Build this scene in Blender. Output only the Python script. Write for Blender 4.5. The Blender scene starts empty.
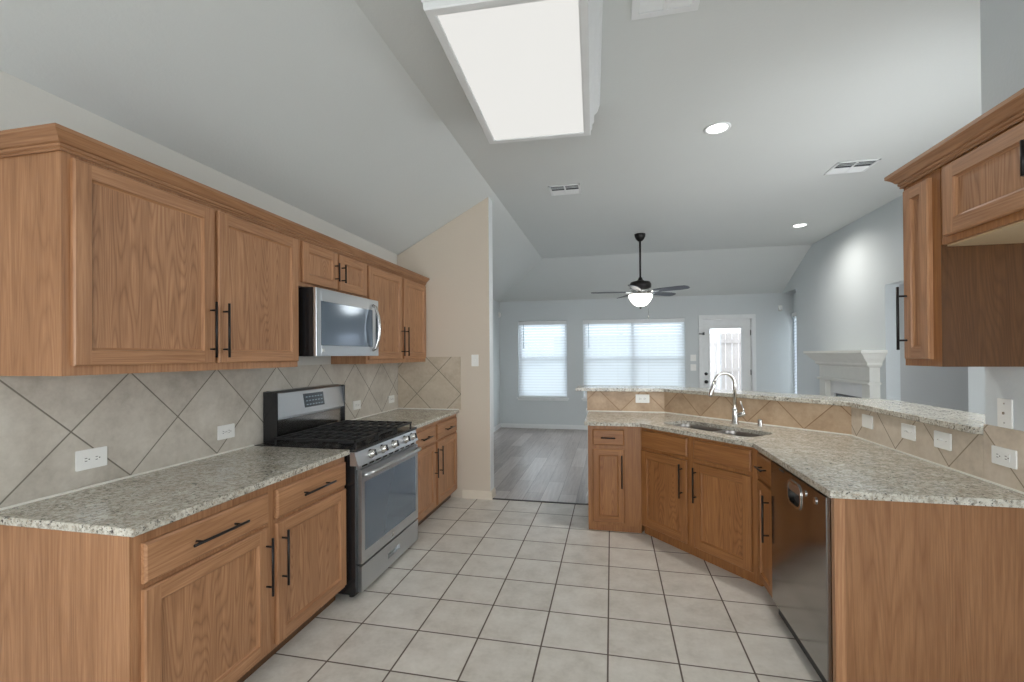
import bpy, bmesh, math, random
from mathutils import Vector, Matrix
from mathutils.geometry import tessellate_polygon
random.seed(7)
S = bpy.context.scene
PI = math.pi

# ------------------------------------------------------------------ camera
EYE = 1.48
yaw, pit, rol, FPX, SY = -0.2129512, 0.00522852, 0.00702433, 459.687, 11.4685
f = Vector((math.sin(yaw)*math.cos(pit), math.cos(yaw)*math.cos(pit), math.sin(pit)))
r = Vector((math.cos(yaw), -math.sin(yaw), 0)); d = f.cross(r)
c_, s_ = math.cos(rol), math.sin(rol)
R_, D_ = c_*r + s_*d, -s_*r + c_*d
cd = bpy.data.cameras.new('camera'); cam = bpy.data.objects.new('camera', cd)
S.collection.objects.link(cam); S.camera = cam
U_, B_ = -D_, -f
cam.matrix_world = Matrix(((R_.x, U_.x, B_.x, 0), (R_.y, U_.y, B_.y, 0), (R_.z, U_.z, B_.z, EYE), (0, 0, 0, 1)))
cd.sensor_width = 36; cd.lens = FPX/1024*36; cd.shift_y = SY/1024
cd.clip_start = .02; cd.clip_end = 200

# ------------------------------------------------------------------ light
W = bpy.data.worlds.new('world'); S.world = W; W.use_nodes = True
W.node_tree.nodes['Background'].inputs[0].default_value = (.93, .97, 1, 1)
W.node_tree.nodes['Background'].inputs[1].default_value = 5.0
S.view_settings.view_transform = 'Standard'; S.view_settings.look = 'None'
S.view_settings.gamma = 1; S.view_settings.use_curve_mapping = False
S.view_settings.exposure = 0.18
LENS_EMIT = .70; CAN_EMIT = 8; CAN_W = 80

# ------------------------------------------------------------------ helpers
C = S.collection
class MB:
    def __init__(s): s.v = []; s.f = []; s.m = []; s.s = []
    def add(s, vs, fs, mat=0, smooth=False):
        b = len(s.v); s.v += [tuple(p) for p in vs]
        for q in fs: s.f.append([b+i for i in q]); s.m.append(mat); s.s.append(smooth)
        return s
    def box(s, x0, x1, y0, y1, z0, z1, mat=0):
        x0, x1 = sorted((x0, x1)); y0, y1 = sorted((y0, y1)); z0, z1 = sorted((z0, z1))
        v = [(x0,y0,z0),(x1,y0,z0),(x1,y1,z0),(x0,y1,z0),(x0,y0,z1),(x1,y0,z1),(x1,y1,z1),(x0,y1,z1)]
        return s.add(v, [(3,2,1,0),(4,5,6,7),(0,1,5,4),(1,2,6,5),(2,3,7,6),(3,0,4,7)], mat)
    def prism(s, poly, z0, z1, mat=0, holes=(), top=True, bottom=True):
        loops = [list(poly)] + [list(h) for h in holes]
        flat = [p for l in loops for p in l]; n = len(flat)
        tris = tessellate_polygon([[Vector((p[0], p[1], 0)) for p in l] for l in loops])
        vs = [(p[0], p[1], z0) for p in flat] + [(p[0], p[1], z1) for p in flat]
        fs = []
        for t in tris:
            a, b, c = [Vector(flat[i][:2]) for i in t]
            t = tuple(t) if (b-a).cross(c-a) > 0 else tuple(reversed(t))
            if top: fs.append(tuple(i+n for i in t))
            if bottom: fs.append(tuple(reversed(t)))
        k = 0
        for li, l in enumerate(loops):
            area = sum(l[i][0]*l[(i+1) % len(l)][1]-l[(i+1) % len(l)][0]*l[i][1] for i in range(len(l)))
            ccw = (area > 0) != (li > 0)
            for i in range(len(l)):
                a, b = k+i, k+(i+1) % len(l)
                fs.append((a, b, b+n, a+n) if ccw else (b, a, a+n, b+n))
            k += len(l)
        return s.add(vs, fs, mat)
    def profile(s, pts, a0, a1, axis='x', mat=0):
        """closed 2-D profile (y,z)|(x,z) extruded along axis"""
        n = len(pts)
        mk = (lambda a, p: (a, p[0], p[1])) if axis == 'x' else (lambda a, p: (p[0], a, p[1]))
        vs = [mk(a0, p) for p in pts]+[mk(a1, p) for p in pts]
        fs = [(i, (i+1) % n, (i+1) % n+n, i+n) for i in range(n)]+[tuple(range(n-1, -1, -1)), tuple(range(n, 2*n))]
        return s.add(vs, fs, mat)
    def tube(s, path, rad, seg=10, mat=0, caps=True):
        P = [Vector(p) for p in path]; n = len(P)
        rad = rad if isinstance(rad, (list, tuple)) else [rad]*n
        vs = []; fs = []; ref = None
        for i, p in enumerate(P):
            t = (P[min(i+1, n-1)]-P[max(i-1, 0)]).normalized()
            if ref is None: ref = Vector((0, 0, 1)) if abs(t.z) < .9 else Vector((1, 0, 0))
            a = (ref-t*ref.dot(t)).normalized(); ref = a; b = t.cross(a)
            vs += [p+rad[i]*(math.cos(2*PI*k/seg)*a+math.sin(2*PI*k/seg)*b) for k in range(seg)]
        for i in range(n-1):
            for k in range(seg):
                fs.append((i*seg+k, i*seg+(k+1) % seg, (i+1)*seg+(k+1) % seg, (i+1)*seg+k))
        s.add(vs, fs, mat, True)
        if caps:
            b0 = len(s.v)-len(vs)
            s.f.append([b0+k for k in range(seg-1, -1, -1)]); s.m.append(mat); s.s.append(False)
            s.f.append([b0+(n-1)*seg+k for k in range(seg)]); s.m.append(mat); s.s.append(False)
        return s
    def lathe(s, prof, cx=0, cy=0, seg=32, mat=0, M=None):
        vs = []; fs = []; n = len(prof)
        for (rr, z) in prof:
            for k in range(seg):
                vs.append(Vector((rr*math.cos(2*PI*k/seg), rr*math.sin(2*PI*k/seg), z)))
        if M: vs = [M @ v for v in vs]
        vs = [v+Vector((cx, cy, 0)) for v in vs]
        for i in range(n-1):
            for k in range(seg):
                fs.append((i*seg+k, i*seg+(k+1) % seg, (i+1)*seg+(k+1) % seg, (i+1)*seg+k))
        s.add(vs, fs, mat, True)
        b0 = len(s.v)-len(vs)
        if prof[0][0] > 1e-5: s.f.append([b0+k for k in range(seg-1, -1, -1)]); s.m.append(mat); s.s.append(False)
        if prof[-1][0] > 1e-5: s.f.append([b0+(n-1)*seg+k for k in range(seg)]); s.m.append(mat); s.s.append(False)
        return s
    def build(s, name, mats, parent=None, bevel=0, fix=True):
        me = bpy.data.meshes.new(name); me.from_pydata(s.v, [], s.f)
        if not isinstance(mats, (list, tuple)): mats = [mats]
        for m in mats: me.materials.append(m)
        me.polygons.foreach_set('material_index', s.m); me.polygons.foreach_set('use_smooth', s.s)
        if fix:
            bm = bmesh.new(); bm.from_mesh(me); bmesh.ops.recalc_face_normals(bm, faces=bm.faces); bm.to_mesh(me); bm.free()
        o = bpy.data.objects.new(name, me); C.objects.link(o)
        if parent: o.parent = parent
        if bevel:
            b = o.modifiers.new('bevel', 'BEVEL'); b.width = bevel; b.segments = 2; b.limit_method = 'ANGLE'; b.angle_limit = .6
        return o
def tag(o, label=None, cat=None, group=None, kind=None):
    if label: o['label'] = label
    if cat: o['category'] = cat
    if group: o['group'] = group
    if kind: o['kind'] = kind
    return o
def empty(name, loc, rz, label, cat, group=None):
    o = bpy.data.objects.new(name, None); C.objects.link(o); o.location = loc; o.rotation_euler = (0, 0, rz)
    o.empty_display_size = .05
    return tag(o, label, cat, group)
def struct(o): o['kind'] = 'structure'; return o
def copy_tree(o, parent=None):
    c = o.copy(); C.objects.link(c); c.parent = parent
    for ch in list(o.children): copy_tree(ch, c)
    return c
def offset(path, dist):
    """offset an open polyline to its left side with mitres"""
    P = [Vector(p) for p in path]; out = []
    for i, p in enumerate(P):
        ns = []
        for a, b in ((i-1, i), (i, i+1)):
            if a >= 0 and b < len(P):
                t = (P[b]-P[a]).normalized(); ns.append(Vector((-t.y, t.x)))
        if len(ns) == 1: q = p+ns[0]*dist
        else:
            m = (ns[0]+ns[1]).normalized(); q = p+m*dist/m.dot(ns[0])
        out.append((q.x, q.y))
    return out
def rrect(x0, x1, y0, y1, rad, seg=6):
    out = []
    for cx, cy, a in ((x1-rad, y0+rad, -PI/2), (x1-rad, y1-rad, 0), (x0+rad, y1-rad, PI/2), (x0+rad, y0+rad, PI)):
        for k in range(seg+1):
            t = a+PI/2*k/seg; out.append((cx+rad*math.cos(t), cy+rad*math.sin(t)))
    return out

# ------------------------------------------------------------------ materials
class N:
    def __init__(s, name):
        s.m = bpy.data.materials.new(name); s.m.use_nodes = True; s.t = s.m.node_tree
        s.b = s.t.nodes['Principled BSDF']; s.tc = s.t.nodes.new('ShaderNodeTexCoord')
    def n(s, kind, **kw):
        o = s.t.nodes.new('ShaderNode'+kind)
        for k, v in kw.items():
            if k.startswith('i_'):
                key = k[2:]; key = int(key) if key.isdigit() else key
                if isinstance(v, bpy.types.NodeSocket): s.t.links.new(v, o.inputs[key])
                else: o.inputs[key].default_value = v
            else: setattr(o, k, v)
        return o
    def link(s, a, b): s.t.links.new(a, b)
    def math(s, op, a, b=0.0): return s.n('Math', operation=op, i_0=a, i_1=b).outputs[0]
    def mix(s, fac, a, b):
        o = s.t.nodes.new('ShaderNodeMix'); o.data_type = 'RGBA'
        for i, v in ((0, fac), (6, a), (7, b)):
            if isinstance(v, bpy.types.NodeSocket): s.link(v, o.inputs[i])
            elif i == 0: o.inputs[0].default_value = v
            else: o.inputs[i].default_value = (*v, 1)
        return o.outputs[2]
    def ramp(s, fac, stops):
        o = s.t.nodes.new('ShaderNodeValToRGB'); s.link(fac, o.inputs[0]); e = o.color_ramp.elements
        while len(e) < len(stops): e.new(.5)
        for el, (p, c) in zip(e, stops): el.position = p; el.color = (*c, 1) if len(c) == 3 else c
        return o.outputs[0]
    def map(s, scale=(1, 1, 1), loc=(0, 0, 0), rot=(0, 0, 0), src=None):
        o = s.n('Mapping'); s.link(src or s.tc.outputs['Object'], o.inputs[0])
        o.inputs[1].default_value = loc; o.inputs[2].default_value = rot; o.inputs[3].default_value = scale
        return o.outputs[0]
    def noise(s, vec, scale, detail=4, rough=.55, dist=0):
        o = s.n('TexNoise'); s.link(vec, o.inputs['Vector']); o.inputs['Scale'].default_value = scale
        o.inputs['Detail'].default_value = detail; o.inputs['Roughness'].default_value = rough; o.inputs['Distortion'].default_value = dist
        return o.outputs[0]
    def bump(s, h, strength=.2, dist=.002):
        o = s.n('Bump'); s.link(h, o.inputs['Height']); o.inputs['Strength'].default_value = strength; o.inputs['Distance'].default_value = dist
        s.link(o.outputs[0], s.b.inputs['Normal'])
    def col(s, c):
        if isinstance(c, bpy.types.NodeSocket): s.link(c, s.b.inputs['Base Color'])
        else: s.b.inputs['Base Color'].default_value = (*c, 1)
    def set(s, **k):
        for a, v in k.items(): s.b.inputs[a.replace('_', ' ')].default_value = v
        return s
def lin(*c): return tuple(((x/255)/12.92 if x/255 <= .04045 else ((x/255+.055)/1.055)**2.4) for x in c)
def plain(name, c, rough=.5, metal=0, **k):
    m = N(name); nz = m.noise(m.map(), 9, 3)
    m.col(m.mix(nz, tuple(x*.94 for x in c), tuple(min(1, x*1.05) for x in c)))
    m.set(Roughness=rough, Metallic=metal); return m.m
def paint(name, c, bump=.25):
    m = N(name); g = m.map()
    m.col(m.mix(m.noise(g, 1.3, 3), tuple(x*.97 for x in c), tuple(min(1, x*1.02) for x in c)))
    m.bump(m.noise(g, 55, 5, .6), bump, .004); m.set(Roughness=.75); return m.m
def oak(name, grain, tone=1.0, cathedral=.0, red=0.0):
    """grain: axis the grain runs along"""
    m = N(name)
    info = m.n('ObjectInfo')
    off = m.n('CombineXYZ'); m.link(m.math('MULTIPLY', info.outputs['Random'], 7.3), off.inputs[0]); m.link(m.math('MULTIPLY', info.outputs['Random'], 3.1), off.inputs[2])
    add = m.n('VectorMath', operation='ADD'); m.link(m.tc.outputs['Object'], add.inputs[0]); m.link(off.outputs[0], add.inputs[1])
    v = add.outputs[0]
    def sc(a, l): return tuple(l if ax == grain else a for ax in 'xyz')
    fine = m.noise(m.map(sc(1, .035), src=v), 190, 3, .6)
    mid = m.noise(m.map(sc(1, .05), src=v), 34, 4, .6)
    broad = m.noise(m.map(sc(1, .16), src=v), 5.5, 2, .5)
    cont = m.noise(m.map(sc(1, .11 if cathedral else .05), src=v), 6.5 if cathedral else 9, 1.5, .45)
    ring = m.math('FRACT', m.math('MULTIPLY', cont, 40.0 if cathedral else 18.0))
    ring = m.math('POWER', m.math('ABSOLUTE', m.math('SUBTRACT', m.math('MULTIPLY', ring, 2.0), 1.0)), 2.2)
    t = m.math('ADD', m.math('MULTIPLY', ring, .13+.09*cathedral), m.math('MULTIPLY', fine, .46))
    t = m.math('ADD', t, m.math('MULTIPLY', mid, .42))
    t = m.math('ADD', t, m.math('MULTIPLY', broad, .25))
    L = tuple(x*tone for x in (.50, .262, .132)); Dk = tuple(x*tone for x in (.21, .088, .034))
    if red: L = (L[0]*(1-red*.2), L[1]*(1-red*.38), L[2]*(1-red*.72)); Dk = (Dk[0]*(1-red*.2), Dk[1]*(1-red*.38), Dk[2]*(1-red*.72))
    Mi = tuple((a+b)/2*1.02 for a, b in zip(L, Dk))
    m.col(m.ramp(t, [(.38, L), (.60, Mi), (.92, Dk)]))
    m.bump(fine, .12, .001); m.set(Roughness=.42); return m.m
def dotax(m, vec, u, c=0.0):
    o = m.n('VectorMath', operation='DOT_PRODUCT'); m.link(vec, o.inputs[0]); o.inputs[1].default_value = u
    return m.math('ADD', o.outputs['Value'], c)
def tile(name, u, v, cu, cv, su, sv, grout_w, cols, grout, rough=.45, mott=6, bumpy=.3):
    """tiles: coordinates dot(p,u)+cu in steps su etc."""
    m = N(name); g = m.tc.outputs['Object']
    a = m.math('DIVIDE', dotax(m, g, u, cu), su); b = m.math('DIVIDE', dotax(m, g, v, cv), sv)
    def edge(x, s):
        fr = m.math('FRACT', m.math('ADD', x, 100.0)); return m.math('MULTIPLY', m.math('MINIMUM', fr, m.math('SUBTRACT', 1.0, fr)), s)
    e = m.math('MINIMUM', edge(a, su), edge(b, sv))
    mask = m.n('MapRange', interpolation_type='SMOOTHSTEP'); m.link(e, mask.inputs[0]); mask.inputs[1].default_value = grout_w*.35; mask.inputs[2].default_value = grout_w*.65
    cv_ = m.n('CombineXYZ'); m.link(m.math('FLOOR', a), cv_.inputs[0]); m.link(m.math('FLOOR', b), cv_.inputs[1])
    wn = m.n('TexWhiteNoise'); m.link(cv_.outputs[0], wn.inputs[0])
    n1 = m.noise(g, mott, 5, .6); n2 = m.noise(g, mott*6, 4, .6)
    t = m.math('ADD', m.math('MULTIPLY', n1, .75), m.math('MULTIPLY', n2, .3))
    t = m.math('ADD', t, m.math('MULTIPLY', m.math('SUBTRACT', wn.outputs[0], .5), .14))
    base = m.ramp(t, [(.3, cols[0]), (.52, cols[1]), (.75, cols[2])])
    m.col(m.mix(mask.outputs[0], grout, base)); m.bump(mask.outputs[0], bumpy, .003)
    rr = m.n('MapRange'); m.link(mask.outputs[0], rr.inputs[0]); rr.inputs[3].default_value = .85; rr.inputs[4].default_value = rough
    m.link(rr.outputs[0], m.b.inputs['Roughness']); return m.m
def granite():
    m = N('granite'); g = m.tc.outputs['Object']
    base = m.ramp(m.noise(g, 11, 5, .65), [(.3, lin(178, 172, 158)), (.5, lin(198, 194, 182)), (.7, lin(218, 215, 204))])
    s1 = m.ramp(m.noise(g, 62, 5, .7), [(.47, (0, 0, 0)), (.60, (1, 1, 1))])
    c1 = m.mix(m.math('MULTIPLY', s1, .7), base, lin(138, 130, 118))
    s4 = m.ramp(m.noise(m.map(loc=(3, 2, 1)), 55, 4, .65), [(.58, (0, 0, 0)), (.66, (1, 1, 1))])
    c4 = m.mix(m.math('MULTIPLY', s4, .45), c1, lin(162, 136, 106))
    s2 = m.ramp(m.noise(m.map((1, 1, 1), rot=(0, 0, .5)), 44, 5, .75, .3), [(.57, (0, 0, 0)), (.63, (1, 1, 1))])
    c2 = m.mix(m.math('MULTIPLY', s2, .85), c4, lin(74, 70, 68))
    s3 = m.ramp(m.noise(g, 95, 2, .5), [(.62, (0, 0, 0)), (.68, (1, 1, 1))])
    m.col(m.mix(m.math('MULTIPLY', s3, .85), c2, lin(48, 44, 44))); m.set(Roughness=.16); return m.m
def steel(name, c=(.56, .58, .60), rough=.28, axis='x'):
    m = N(name)
    n = m.noise(m.map(tuple(.02 if a == axis else 1 for a in 'xyz')), 260, 2)
    m.col(c); m.set(Metallic=1.0)
    mr = m.n('MapRange'); m.link(n, mr.inputs[0]); mr.inputs[3].default_value = rough*.95; mr.inputs[4].default_value = rough*1.08
    m.link(mr.outputs[0], m.b.inputs['Roughness']); return m.m
def emit(name, c, e):
    m = N(name); m.col(c); m.b.inputs['Emission Color'].default_value = (*c, 1); m.b.inputs['Emission Strength'].default_value = e
    m.set(Roughness=.6)
    if name == 'lens_glow': m.col((.05, .05, .05))
    return m.m
def glass(name, tint=(.95, .98, 1)):
    m = N(name); t = m.t
    tr = m.n('BsdfTransparent'); tr.inputs[0].default_value = (*tint, 1)
    gl = m.n('BsdfGlossy'); gl.inputs['Roughness'].default_value = .02
    mx = m.n('MixShader'); mx.inputs[0].default_value = .07
    m.link(tr.outputs[0], mx.inputs[1]); m.link(gl.outputs[0], mx.inputs[2]); m.link(mx.outputs[0], t.nodes['Material Output'].inputs[0]); return m.m
def slat_mat():
    m = N('blind_slat'); t = m.t; d_ = m.n('BsdfDiffuse'); d_.inputs[0].default_value = (.86, .88, .9, 1)
    tr = m.n('BsdfTranslucent'); tr.inputs[0].default_value = (.86, .9, .93, 1)
    mx = m.n('MixShader'); mx.inputs[0].default_value = .5
    m.link(d_.outputs[0], mx.inputs[1]); m.link(tr.outputs[0], mx.inputs[2]); m.link(mx.outputs[0], t.nodes['Material Output'].inputs[0]); return m.m

q2 = 1/math.sqrt(2)
M = dict(
 wall=paint('kitchen_paint', lin(205, 203, 196)), beige=paint('partition_warm_lit_paint', lin(206, 194, 178)),  # partition beige has the warm light on that wall mixed into its colour
 living=paint('living_paint', lin(200, 205, 206)), ceil=paint('ceiling_paint', lin(206, 209, 207)),
 bright=paint('fireplace_wall_paint', lin(205, 211, 213)),
 white=plain('white_trim', lin(222, 224, 224), .45),
 oakv=oak('oak_vertical_grain', 'z'), oakh=oak('oak_horizontal_grain', 'x'), oakp=oak('oak_panel_cathedral', 'z', 1.0, 1.0),
 oaky=oak('oak_side_grain', 'z', .96), oakc=oak('oak_crown', 'x', .86), oakcy=oak('oak_crown_side', 'y', .86),
 ioakv=oak('warm_lit_oak_vertical', 'z', .95, 0, .72), ioakh=oak('warm_lit_oak_horizontal', 'x', .95, 0, .72), ioakp=oak('warm_lit_oak_panel', 'z', 1.0, 1, .70),  # same oak, with the warmer, weaker island light put into its colour
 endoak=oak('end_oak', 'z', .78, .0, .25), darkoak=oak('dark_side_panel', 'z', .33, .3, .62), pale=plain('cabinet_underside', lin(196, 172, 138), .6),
 granite=granite(), bronze=plain('dark_bronze', (.012, .010, .010), .35, .4),
 black=plain('black_enamel', (.012, .012, .013), .22), iron=plain('cast_iron', (.02, .02, .021), .55), rubber=plain('black_plastic', (.02, .02, .02), .5),
 steel=steel('brushed_steel'), steelv=steel('brushed_steel_vertical', axis='z'), chrome=steel('satin_nickel', (.60, .59, .57), .2), sinksteel=steel('sink_steel', (.34, .32, .30), .3), dsteel=steel('dark_steel', (.33, .32, .31), .16, 'z'),
 dglass=plain('smoked_glass', (.20, .245, .30), .10, .65), plate=plain('plate_white', lin(232, 232, 228), .4), slot=plain('slot_dark', (.03, .03, .03), .6),
 caulk=plain('caulk', lin(232, 230, 220), .5), glass=glass('window_glass'), doorglass=glass('door_glass', (.62, .63, .65)), slat=slat_mat(),  # door glass tint added to dim the brightness outside
 lens=emit('lens_glow', (1.0, .99, .95), LENS_EMIT), can=emit('can_glow', (1, .99, .96), CAN_EMIT), bowl=emit('bowl_glow', (1, .96, .88), 5),
 fence=plain('overexposed_cedar', lin(214, 208, 202), .8), patio=plain('patio_concrete', lin(190, 188, 182), .9),  # fence wood paled to hold the overexposed outdoor light in its colour
 void=plain('duct_dark', (.05, .055, .06), .8), fanw=plain('fan_blade_dark', lin(72, 76, 86), .45), fire=plain('firebox_dark', (.03, .035, .045), .3),
 display=plain('display_panel', (.03, .04, .05), .15), print=plain('display_print', lin(150, 170, 180), .5), stone=plain('cast_stone', lin(224, 224, 218), .6),
)
TL = (lin(166, 158, 146), lin(188, 181, 169), lin(205, 199, 188))
TW = (lin(160, 134, 108), lin(184, 158, 130), lin(202, 178, 150))
GR = lin(118, 112, 102)
s1 = .49/math.sqrt(2)
M['tile_left'] = tile('tile_left', (0, q2, q2), (0, q2, -q2), -(1.753+.922)*q2, -(1.753-.922)*q2, s1, s1, .006, TL, GR)
M['tile_part'] = tile('tile_partition', (q2, 0, q2), (q2, 0, -q2), .32, .11, s1, s1, .006, (lin(172, 158, 138), lin(190, 176, 156), lin(204, 192, 172)), GR)
s2 = .43/math.sqrt(2); GW = lin(140, 112, 84)
M['tile_i'] = tile('tile_bar', (q2, 0, q2), (q2, 0, -q2), -(.082+.92)*q2, -(.082-.92)*q2, s2, s2, .006, TW, GW)
ub = Vector((1.1, -1.1, 0)).normalized()
A_ = Vector((.5, 4.65, 0)); k0 = A_.dot(ub)+.391
def dv(w, sgn): return tuple((ub*q2)+Vector((0, 0, sgn*q2)))
M['tile_d'] = tile('tile_bar_angled', dv(0, 1), dv(0, -1), -(k0+.92)*q2, -(k0-.92)*q2, s2, s2, .006, TW, GW)
TG = (lin(176, 162, 144), lin(200, 186, 168), lin(214, 202, 186))
M['tile_r'] = tile('tile_right', (0, q2, q2), (0, q2, -q2), -(2.625+.925)*q2, -(2.625-.925)*q2, s2, s2, .006, TG, lin(146, 132, 114))
M['floor'] = tile('floor_tile', (1, 0, 0), (0, 1, 0), .0285, -1.995, .333, .3222, .0085, (lin(184, 178, 168), lin(203, 198, 189), lin(216, 212, 204)), lin(96, 84, 76), .38, 7, .4)
def plank():
    m = N('grey_planks'); g = m.map(rot=(0, 0, PI/2))
    b = m.n('TexBrick'); m.link(g, b.inputs[0]); b.offset = .37; b.squash = 1
    b.inputs['Color1'].default_value = (.0, .0, .0, 1); b.inputs['Color2'].default_value = (1, 1, 1, 1); b.inputs['Mortar'].default_value = (.0, .0, .0, 1)
    b.inputs['Scale'].default_value = 1; b.inputs['Mortar Size'].default_value = .002; b.inputs['Brick Width'].default_value = 1.22; b.inputs['Row Height'].default_value = .18; b.inputs['Bias'].default_value = 0
    gr = m.noise(m.map((1, .06, 1)), 40, 5, .65)
    t = m.math('ADD', m.math('MULTIPLY', b.outputs[0], .35), m.math('MULTIPLY', gr, .75))
    c = m.ramp(t, [(.2, lin(120, 110, 106)), (.5, lin(160, 150, 145)), (.85, lin(190, 182, 177))])
    m.col(m.mix(b.outputs['Fac'], c, lin(100, 92, 88))); m.set(Roughness=.33); return m.m
M['plank'] = plank()

# ------------------------------------------------------------------ room shell
XL, YP, YB, XR, ZC, ZW, XF, YF = -2.24, 4.56, 9.15, 3.02, 3.14, 2.555, -1.16, 7.85
Y0 = -1.2
struct(MB().box(XL-.12, 1.72, -2.6, 4.585, -.05, 0).build('floor', M['floor']))
struct(MB().box(XL-.12, 4.7, 4.585, YB+.14, -.05, 0).box(1.72, 4.7, 2.0, 4.585, -.05, 0).build('floor_living', M['plank']))
struct(MB().box(XL, -.20, 4.575, 4.60, 0, .006).build('trim_1', plain('floor_strip', lin(60, 54, 52), .5)))
# ceiling: flat centre with sloped left and rear sides
cb = [(XL-.02, Y0, ZW), (XL-.02, YB+.02, ZW), (XF, YF, ZC), (XF, Y0, ZC), (XR+.14, YF, ZC), (XR+.14, Y0, ZC), (XR+.3, YB+.02, ZW), (XR+.3, YF, ZC)]
mb = MB(); mb.add(cb, [(0, 1, 2, 3), (3, 2, 4, 5), (1, 6, 7, 2)], 0)
mb.add([(x, y, z+.12) for x, y, z in cb], [(0, 1, 2, 3), (3, 2, 4, 5), (1, 6, 7, 2)], 0)
struct(mb.build('ceiling', M['ceil'], fix=False))
struct(MB().box(XL-.12, XL, Y0, YB+.14, 0, ZW+.02).build('wall_left', M['wall']))
# partition beside the opening to the living room (top follows the slope)
def zs(x): return ZW+(x-XL)*(ZC-ZW)/(XF-XL)
mb = MB().profile([(XL, 0), (-1.222, 0), (-1.222, zs(-1.222)), (XL, ZW)], YP, YP+.13, 'y')
struct(mb.build('wall_partition', [M['beige']]))
struct(MB().box(-1.2225, -1.218, YP-.003, YP+.133, 0, zs(-1.222)-.003).build('trim_2', M['white']))
# living room left wall skin in its own colour
struct(MB().box(XL, XL+.006, YP+.13, YB, 0, ZW).build('wall_living_left', M['living']))
# back wall with two windows and a door opening
WN = [(-1.85, -.86, .62, 2.16), (-.55, 1.36, .62, 2.155)]
DR = (1.655, 2.525, 0, 2.135)
mb = MB(); xs = [XL, WN[0][0], WN[0][1], WN[1][0], WN[1][1], DR[0], DR[1], XR+.35]
for i in range(7):
    x0, x1 = xs[i], xs[i+1]
    hole = {1: WN[0], 3: WN[1], 5: DR}.get(i)
    if hole:
        if hole[2] > 0: mb.box(x0, x1, YB, YB+.14, 0, hole[2])
        mb.box(x0, x1, YB, YB+.14, hole[3], ZW+.02)
    else: mb.box(x0, x1, YB, YB+.14, 0, ZW+.02)
struct(mb.build('wall_back', M['living']))
# right living wall: fireplace section, then the header over the hall opening
mb = MB().box(XR, XR+.14, 5.95, 8.5, 0, ZC+.02).box(XR, XR+.14, 4.73, 5.95, 2.24, ZC+.02).box(XR, XR+.14, 4.35, 4.73, 0, ZC+.02)
mb.box(XR, XR+.3, 8.5, 9.15, 2.55, 3.16)
mb.box(1.72, XR+.14, 2.29, 2.41, 2.25, ZC+.02).box(XR, XR+.14, 2.41, 4.35, 2.25, ZC+.02)  # unseen headers added to hold daylight back from the ceiling
struct(mb.build('wall_right', M['bright']))
# recess beside the fireplace
mb = MB().box(XR+.185, XR+.3, 8.5, 8.66, 0, 2.55).box(XR+.185, XR+.3, 9.08, 9.15, 0, 2.55).box(XR+.185, XR+.3, 8.66, 9.08, 0, .5).box(XR+.185, XR+.3, 8.66, 9.08, 2.2, 2.55).box(XR+.14, XR+.3, 8.40, 8.5, 0, 2.55)
struct(mb.build('wall_recess', M['bright']))
# hall, with a gap added in its unseen right wall to let daylight in
mb = MB().box(XR+.14, 4.6, 5.955, 6.08, 0, 2.44).box(4.6, 4.7, 4.4, 6.08, 2.1, 2.44).box(4.6, 4.7, 5.0, 6.08, 0, 2.1).box(4.6, 4.7, 4.4, 4.7, 0, 2.1).box(XR+.14, 4.6, 4.5, 4.6, 0, 2.44)
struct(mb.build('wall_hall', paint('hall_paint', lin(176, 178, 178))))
struct(MB().box(XR+.14, 4.7, 4.5, 6.08, 2.44, 2.5).build('ceiling_hall', M['ceil']))
# kitchen right wall
struct(MB().box(1.6, 1.72, Y0, 2.41, 0, ZC+.01).build('wall_right_kitchen', M['bright']))
# unseen rear wall added behind the viewpoint, with an opening sized for daylight
struct(MB().box(XL, -1.7, Y0-.12, Y0, 0, 3.2).box(1.2, 1.72, Y0-.12, Y0, 0, 3.2).box(-1.7, 1.2, Y0-.12, Y0, 2.35, 3.2).box(-1.7, 1.2, Y0-.12, Y0, 0, .45).build('wall_rear_added', M['wall']))
# half wall of the bar
BK = [(-.24, 4.65), (.5, 4.65), (1.6, 3.55), (1.6, 2.412)]
BO = offset(BK, .12)
struct(MB().prism(BK+BO[::-1], 0, 1.113).build('wall_bar', M['white']))
# baseboards
def base_mb(mb, x0, y0, x1, y1, side, h=.085, t=.014):
    p = offset([(x0, y0), (x1, y1)], t*side); p2 = offset([(x0, y0), (x1, y1)], t*.55*side)
    mb.prism([(x0, y0), (x1, y1), p[1], p[0]], 0, h*.8); mb.prism([(x0, y0), (x1, y1), p2[1], p2[0]], h*.8, h)
mb = MB(); base_mb(mb, -1.52, YP, -1.208, YP, -1); base_mb(mb, -1.218, YP-.012, -1.218, YP+.145, -1)
struct(mb.build('baseboard_partition', plain('trim_cream', lin(222, 212, 196), .5)))
mb = MB(); base_mb(mb, XL, YB, 1.56, YB, -1); base_mb(mb, 2.62, YB, XR+.18, YB, -1)
struct(mb.build('baseboard_back', M['white']))
mb = MB(); base_mb(mb, XL+.006, YP+.13, XL+.006, YB, -1); struct(mb.build('baseboard_left', M['white']))
mb = MB(); base_mb(mb, -.24, 4.645, -.24, 4.775, 1); base_mb(mb, -.24, 4.77, .55, 4.77, 1); struct(mb.build('baseboard_bar', M['white']))
mb = MB(); base_mb(mb, XR, 6.0, XR, 6.1, 1); base_mb(mb, XR, 7.5, XR, 8.5, 1); struct(mb.build('baseboard_right', M['white']))
# small cap moulding on the bar wall end
struct(MB().box(-.262, -.24, 4.65, 4.77, 1.06, 1.10).box(-.252, -.24, 4.65, 4.77, 1.03, 1.06).box(-.252, -.24, 4.64, 4.76, .90, .93).build('trim_3', M['white']))

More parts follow.
